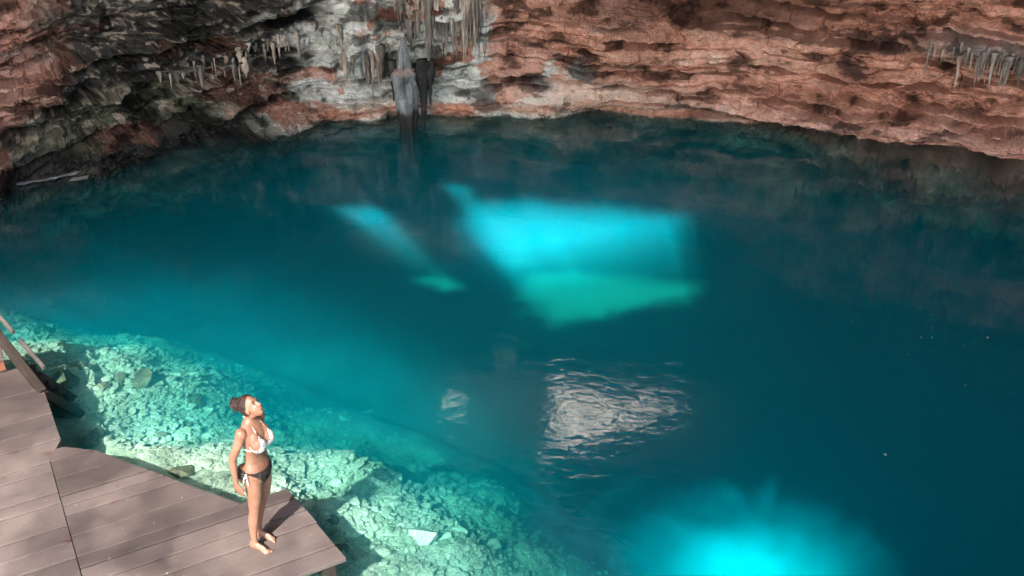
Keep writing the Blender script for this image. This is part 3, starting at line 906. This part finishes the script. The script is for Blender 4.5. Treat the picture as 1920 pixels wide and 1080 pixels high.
# pale wet slabs lying at the foot of the wall on the left
k = NT('pale_wet_limestone'); v = k.noise(6, 4, .6, k.coord()); k.bump(v, .4, .02)
M_SLAB = k.set(Base_Color=k.ramp(v, [(.3, (.13, .135, .14)), (.7, (.32, .33, .34))]), Roughness=.3)
for px, py, l in [(95, 300, .55), (140, 301, .35), (60, 312, .7), (118, 316, .6), (20, 325, .5), (45, 330, .45), (150, 322, .3), (85, 324, .3)]:
    p = at(px, py + 10, .06)
    me = rock_mesh('rock_slab', px * 7 + py, 14, .5); me.materials.append(M_SLAB)
    o = link('rock_slab', me, None, WALL)
    o.location = (p[0], p[1], .04); o.scale = (l * .75, .055, .05); o.rotation_euler = (0, 0, .45 + random.uniform(-.1, .1))

# ------------------------------------------------------------------ the woman
def loft(bm, rings):
    """closed tube through elliptical rings: (centre, axis u, axis v)"""
    N = 20; prev = None; first = None
    for c, u, v in rings:
        c, u, v = Vector(c), Vector(u), Vector(v)
        ring = [bm.verts.new(c + u * math.cos(2 * math.pi * i / N) + v * math.sin(2 * math.pi * i / N)) for i in range(N)]
        if prev:
            for i in range(N): bm.faces.new((prev[i], prev[(i + 1) % N], ring[(i + 1) % N], ring[i]))
        else: first = ring
        prev = ring
    bm.faces.new(first[::-1]); bm.faces.new(prev)

def limb(bm, pts):
    """round limb through (x, y, z, radius), with rounded ends"""
    P = [Vector(p[:3]) for p in pts]; R = [p[3] for p in pts]
    rings = []
    n = len(P)
    for i in range(n):
        d = (P[min(i + 1, n - 1)] - P[max(i - 1, 0)]).normalized()
        u = d.cross(Vector((0, 1, .02))).normalized() if abs(d.y) < .9 else d.cross(Vector((1, 0, 0))).normalized()
        v = d.cross(u).normalized()
        if i == 0: rings += [(P[0] - d * R[0] * .85, u * R[0] * .45, v * R[0] * .45), (P[0] - d * R[0] * .5, u * R[0] * .85, v * R[0] * .85)]
        rings.append((P[i], u * R[i], v * R[i]))
        if i == n - 1: rings += [(P[i] + d * R[i] * .5, u * R[i] * .85, v * R[i] * .85), (P[i] + d * R[i] * .85, u * R[i] * .45, v * R[i] * .45)]
    loft(bm, rings)

def ball(bm, c, r, M=None):
    m = Matrix.Translation(Vector(c)) @ (M if M is not None else Matrix.Identity(4)) @ Matrix.Diagonal((*r, 1))
    bmesh.ops.create_uvsphere(bm, u_segments=20, v_segments=12, radius=1.0, matrix=m)

TILT = math.radians(42)
HX, HZ = Vector((math.cos(TILT), 0, math.sin(TILT))), Vector((-math.sin(TILT), 0, math.cos(TILT)))
HC = Vector((.062, 0, 1.555))
HM = Matrix((( HX.x, 0, HZ.x, 0), (0, 1, 0, 0), (HX.z, 0, HZ.z, 0), (0, 0, 0, 1)))
def hp(f, y, u): return HC + HX * f + Vector((0, y, 0)) + HZ * u

def build_body():
    bm = bmesh.new()
    tor = [(.745, .045, .05, .06), (.775, .05, .085, .125), (.82, .058, .104, .165), (.88, .064, .110, .178), (.94, .056, .094, .168), (1.0, .047, .074, .134), (1.05, .043, .068, .117),
           (1.10, .047, .070, .116), (1.16, .062, .086, .130), (1.23, .068, .104, .145), (1.30, .060, .102, .158), (1.345, .048, .088, .165), (1.385, .040, .068, .135), (1.415, .036, .055, .085), (1.44, .036, .05, .06)]
    loft(bm, [((x, 0, z), (rx, 0, 0), (0, ry, 0)) for z, x, rx, ry in tor])
    for sgn in (-1, 1):
        ball(bm, (-.028, sgn * .082, .855), (.085, .088, .098))
        ball(bm, (.146, sgn * .076, 1.222), (.072, .076, .074))
        ball(bm, (.115, sgn * .078, 1.265), (.06, .07, .08))
        ball(bm, (.032, sgn * .168, 1.35), (.055, .055, .055))
        fx = .0 if sgn < 0 else -.05
        limb(bm, [(.052, sgn * .092, .84, .090), (.055, sgn * .098, .72, .083), (.045, sgn * .102, .58, .068), (.030 + fx * .5, sgn * .104, .48, .056), (.026 + fx * .5, sgn * .104, .44, .053),
                  (.002 + fx * .7, sgn * .106, .34, .055), (-.008 + fx * .8, sgn * .108, .25, .046), (-.012 + fx, sgn * .11, .14, .034), (-.012 + fx, sgn * .11, .075, .036)])
        # foot
        ball(bm, (-.03 + fx, sgn * .11, .038), (.042, .033, .038))
        limb(bm, [(-.015 + fx, sgn * .11, .055, .036), (.05 + fx, sgn * .113, .042, .034), (.10 + fx, sgn * .118, .030, .031)])
        ball(bm, (.115 + fx, sgn * .118, .020), (.05, .046, .020))
        for t in range(5):
            limb(bm, [(.14 + fx - .006 * t, sgn * (.088 + .016 * t), .016, .012), (.172 + fx - .010 * t - (.004 if t else 0), sgn * (.086 + .018 * t), .013, .0115 if t else .014)])
        # arm
        ex, ey = (-.060, .222) if sgn < 0 else (-.045, .232)
        wx, wy, wz = (-.030, .250, .865) if sgn < 0 else (.0, .255, .87)
        limb(bm, [(.030, sgn * .172, 1.34, .050), (.005, sgn * .195, 1.25, .043), (ex + .02, sgn * (ey - .008), 1.14, .037), (ex, sgn * ey, 1.085, .035), (ex + .008, sgn * (ey + .008), 1.02, .036),
                  ((ex + wx) / 2, sgn * (ey + wy) / 2, .965, .031), (wx, sgn * wy, wz, .024)])
        # hand: palm, four unequal curled fingers and a thumb
        loft(bm, [((wx, sgn * wy, wz + .01), (.024, 0, 0), (0, .019, 0)), ((wx + .003, sgn * (wy + .002), wz - .035), (.036, 0, 0), (0, .016, 0)), ((wx + .008, sgn * (wy + .002), wz - .075), (.042, 0, 0), (0, .015, 0)), ((wx + .012, sgn * wy, wz - .098), (.036, 0, 0), (0, .012, 0))])
        for q, (off, ln) in enumerate(((.040, .066), (.016, .075), (-.008, .070), (-.031, .055))):
            x0 = wx + .008 + off * 1.05
            limb(bm, [(x0, sgn * wy, wz - .085, .0092), (x0 + .006, sgn * (wy - .003), wz - .085 - ln * .5, .0088), (x0 + .008, sgn * (wy - .014), wz - .085 - ln * .8, .0082), (x0 + .006, sgn * (wy - .026), wz - .085 - ln, .0076)])
        limb(bm, [(wx + .024, sgn * (wy - .004), wz - .025, .012), (wx + .052, sgn * (wy - .014), wz - .055, .0105), (wx + .062, sgn * (wy - .022), wz - .088, .0092)])
    # neck and head
    limb(bm, [(.034, 0, 1.40, .058), (.036, 0, 1.45, .050), tuple(hp(-.025, 0, -.055)) + (.050,)])
    ball(bm, hp(-.012, 0, .015), (.094, .073, .088), HM)
    ball(bm, hp(.035, 0, -.040), (.058, .058, .075), HM)
    ball(bm, hp(.052, 0, -.088), (.034, .034, .030), HM)
    ball(bm, hp(.074, 0, -.030), (.018, .045, .02), HM)
    limb(bm, [tuple(hp(.086, 0, .004)) + (.011,), tuple(hp(.100, 0, -.022)) + (.0125,), tuple(hp(.106, 0, -.036)) + (.0145,)])
    ball(bm, hp(.080, 0, .022), (.016, .050, .012), HM)
    ball(bm, hp(.084, 0, -.066), (.014, .024, .0105), HM)
    for sgn in (-1, 1): ball(bm, hp(-.012, sgn * .074, -.018), (.020, .010, .030), HM)
    for v in bm.verts:
        if v.co.z < .8: v.co.y *= .80 + .16 * max(v.co.z - .3, 0) / .5 if v.co.z > .3 else .80
    me = bpy.data.meshes.new('person'); bm.to_mesh(me); bm.free()
    o = bpy.data.objects.new('tmp', me); COL.objects.link(o)
    m = o.modifiers.new('r', 'REMESH'); m.mode = 'VOXEL'; m.voxel_size = .0062; m.use_smooth_shade = True
    m = o.modifiers.new('s', 'SMOOTH'); m.factor = .5; m.iterations = 5
    dg = bpy.context.evaluated_depsgraph_get()
    out = bpy.data.meshes.new_from_object(o.evaluated_get(dg))
    bpy.data.objects.remove(o)
    out.name = 'person'
    return out

BODY = build_body()
def mat_skin():
    k = NT('tanned_skin')
    v = k.noise(9, 5, .65, k.coord('Object'))
    c = k.ramp(v, [(.3, (.26, .122, .075)), (.7, (.40, .20, .132))])
    return k.set(Base_Color=c, Roughness=.42, Specular_IOR_Level=.5, Subsurface_Weight=.12, Subsurface_Scale=.02)
def mat_cloth(name, base, spot, sc_, th):
    k = NT(name)
    v = k.new('TexVoronoi'); v.inputs['Scale'].default_value = sc_; k.l(k.coord('Object'), v.inputs['Vector'])
    w = k.noise(sc_ * 1.7, 3, .6, k.coord('Object'))
    c = k.mix(k.ramp(v.outputs['Distance'], [(th - .05, 1.0), (th + .05, 0.0)]), base, spot)
    c = k.mix(k.ramp(w, [(.60, 0.0), (.64, 1.0)]), c, (.05, .16, .13))
    return k.set(Base_Color=c, Roughness=.8)
M_SKIN = mat_skin()
M_TOP = mat_cloth('white_floral_cloth', (.80, .78, .74), (.10, .07, .06), 38, .28)
M_BOT = mat_cloth('dark_floral_cloth', (.025, .012, .011), (.12, .06, .05), 45, .15)
k = NT('dark_brown_hair'); v = k.noise(40, 4, .6, k.coord('Object', (1, 4, 4))); k.bump(v, .9, .01)
M_HAIR = k.set(Base_Color=k.ramp(v, [(.35, (.008, .004, .003)), (.65, (.05, .022, .016))]), Roughness=.45)
k = NT('eye_lash_dark'); M_LASH = k.set(Base_Color=(.03, .018, .015), Roughness=.5)
k = NT('lip'); M_LIP = k.set(Base_Color=(.42, .13, .11), Roughness=.4)

foot = at(489, 1020, DECK_Z)
woman = link('person', BODY, M_SKIN, None, label='woman in white floral bikini standing at the deck edge with face turned up', category='person')
woman.location = (foot[0], foot[1], DECK_Z + .003)
woman.rotation_euler = (0, 0, math.radians(-21))
woman.rotation_euler[1] = math.radians(2.0)
woman.scale = (.91, .83, 1.0)

def garment(name, test, mat, off=.005, label=None):
    """shell of cloth over the part of the body that test() picks"""
    co = np.empty(len(BODY.vertices) * 3, np.float32); BODY.vertices.foreach_get('co', co); co = co.reshape(-1, 3)
    no = np.empty(len(BODY.vertices) * 3, np.float32); BODY.vertex_normals.foreach_get('vector', no); no = no.reshape(-1, 3)
    pick = test(co[:, 0], co[:, 1], co[:, 2], no)
    fs = [tuple(p.vertices) for p in BODY.polygons if all(pick[i] for i in p.vertices)]
    used = sorted({i for f in fs for i in f}); mp = {v: i for i, v in enumerate(used)}
    me = mesh_from(name, co[used] + no[used] * off, [tuple(mp[i] for i in f) for f in fs], True)
    o = link(name, me, mat, woman)
    m = o.modifiers.new('t', 'SOLIDIFY'); m.thickness = .004; m.offset = 0
    if label: o['label'] = label
    return o
for sgn in (-1, 1):
    garment('bikini_cup', lambda x, y, z, n, s=sgn: (x > .085) & (z > 1.155) & (z < 1.315) & (np.abs(y - s * .078) < .072 * np.clip((1.325 - z) / .13, 0, 1)) & (y * s > .008), M_TOP)
garment('back_band', lambda x, y, z, n: (np.abs(z - 1.168) < .009) & (np.abs(y) < .165) & (x > -.06), M_TOP)
garment('bikini_bottom', lambda x, y, z, n: (np.abs(y) < .19) & (z > .735) & (((x > .03) & (z < .925 + .10 * np.abs(y)) & (z > .775 + 1.05 * np.clip(np.abs(y) - .028, 0, 1)) ) | ((x <= .03) & (z < .935) & (z > .74 + .85 * np.clip(np.abs(y) - .035, 0, 1)))), M_BOT)
def tube_part(name, pts, r, mat):
    bm = bmesh.new(); limb(bm, [(*p, r) for p in pts]); me = bpy.data.meshes.new(name); bm.to_mesh(me); bm.free()
    return link(name, me, mat, woman)
for sgn in (-1, 1):
    tube_part('neck_strap', [(.158, sgn * .078, 1.30), (.125, sgn * .072, 1.345), (.085, sgn * .064, 1.395), (.035, sgn * .058, 1.43), (-.01, sgn * .03, 1.445)], .005, M_TOP)
    for dx, dz in ((.02, -.10), (-.03, -.085)):
        tube_part('side_tie', [(.05, sgn * .185, .935), (.05 + dx * .5, sgn * .196, .935 + dz * .4), (.05 + dx, sgn * .194, .935 + dz)], .009, M_TOP)
    bm = bmesh.new(); ball(bm, hp(.0785, sgn * .030, -.004), (.008, .014, .006), HM); me = bpy.data.meshes.new('eye'); bm.to_mesh(me); bm.free(); link('eye', me, M_LASH, woman)
    bm = bmesh.new(); ball(bm, hp(.086, sgn * .032, .022), (.006, .018, .004), HM); me = bpy.data.meshes.new('eyebrow'); bm.to_mesh(me); bm.free(); link('eyebrow', me, M_HAIR, woman)
bm = bmesh.new(); ball(bm, hp(.093, 0, -.0655), (.007, .020, .0065), HM); me = bpy.data.meshes.new('lips'); bm.to_mesh(me); bm.free(); link('lips', me, M_LIP, woman)

def build_hair():
    bm = bmesh.new()
    bmesh.ops.create_icosphere(bm, subdivisions=5, radius=1.0)
    co = np.array([v.co[:] for v in bm.verts])
    cut = co[:, 0] * .9 - co[:, 2] * .55                     # front of the face stays bare
    rad = 1 + .05 * fbm(co[:, 0] * 3, co[:, 1] * 9, co[:, 2] * 9, 3, 701)
    for v, c, r in zip(bm.verts, co, rad):
        p = Vector(c) * float(r)
        v.co = hp(-.026 + p.x * .100, p.y * .086, .020 + p.z * .098)
    bm.verts.ensure_lookup_table()
    bmesh.ops.delete(bm, geom=[bm.verts[i] for i in np.nonzero(cut > .30)[0]], context='VERTS')
    me = bpy.data.meshes.new('hair'); bm.to_mesh(me); bm.free()
    h = link('hair', me, M_HAIR, woman)
    bm = bmesh.new()
    bmesh.ops.create_icosphere(bm, subdivisions=4, radius=1.0)
    co = np.array([v.co[:] for v in bm.verts])
    rad = 1 + .22 * fbm(co[:, 0] * 2.5, co[:, 1] * 2.5, co[:, 2] * 2.5, 3, 711)
    for v, c, r in zip(bm.verts, co, rad):
        p = Vector(c) * float(r) * .058
        v.co = hp(-.135, 0, .085) + p
    ball(bm, hp(-.09, 0, .065), (.045, .042, .042), HM)
    for q in range(9):
        a = RNG.uniform(0, 6.28); d = Vector((-.6 + RNG.normal() * .3, math.cos(a), math.sin(a))).normalized()
        limb(bm, [tuple(hp(-.135, 0, .085) + d * .03) + (.006,), tuple(hp(-.135, 0, .085) + d * .06 + Vector((0, 0, .004))) + (.005,), tuple(hp(-.135, 0, .085) + d * .078 - Vector((0, 0, .008))) + (.003,)])
    me = bpy.data.meshes.new('hair_bun'); bm.to_mesh(me); bm.free()
    link('hair_bun', me, M_HAIR, h)
build_hair()

# ------------------------------------------------------------------ specks floating on the water
k = NT('dry_floating_leaf'); M_SPECK = k.set(Base_Color=(.42, .40, .34), Roughness=.7)
def leaf_mesh(seed):
    r = np.random.default_rng(seed)
    n = 7; V = [(0, 0, .006)]
    for i in range(n):
        a = 2 * math.pi * i / n; q = r.uniform(.7, 1.1)
        V.append((q * math.cos(a), .55 * q * math.sin(a), r.uniform(0, .008)))
    V += [(x, y, z - .004) for x, y, z in V]
    Fc = [(0, 1 + i, 1 + (i + 1) % n) for i in range(n)] + [(8, 9 + (i + 1) % n, 9 + i) for i in range(n)] + [(1 + i, 9 + i, 9 + (i + 1) % n, 1 + (i + 1) % n) for i in range(n)]
    me = mesh_from('floating_leaf', V, Fc); me.materials.append(M_SPECK); return me
LV = [leaf_mesh(i) for i in range(4)]
for px, py in [(1597, 603), (1519, 662), (1703, 665), (1727, 633), (1747, 633), (1807, 648), (1826, 604), (1852, 633), (1748, 615), (1816, 501), (1840, 424), (1811, 428), (1912, 465), (1660, 852), (1895, 738), (1725, 578), (1810, 722)]:
    p = at(px, py, .004)
    o = link('floating_leaf', LV[random.randrange(4)], None, None, label='tiny pale leaf speck floating on the dark water at the right', category='leaf', group='leaf specks on the water')
    q = random.uniform(.009, .02)
    o.location = (p[0], p[1], .003); o.scale = (q, q, 1); o.rotation_euler = (0, 0, random.uniform(0, 6.28))
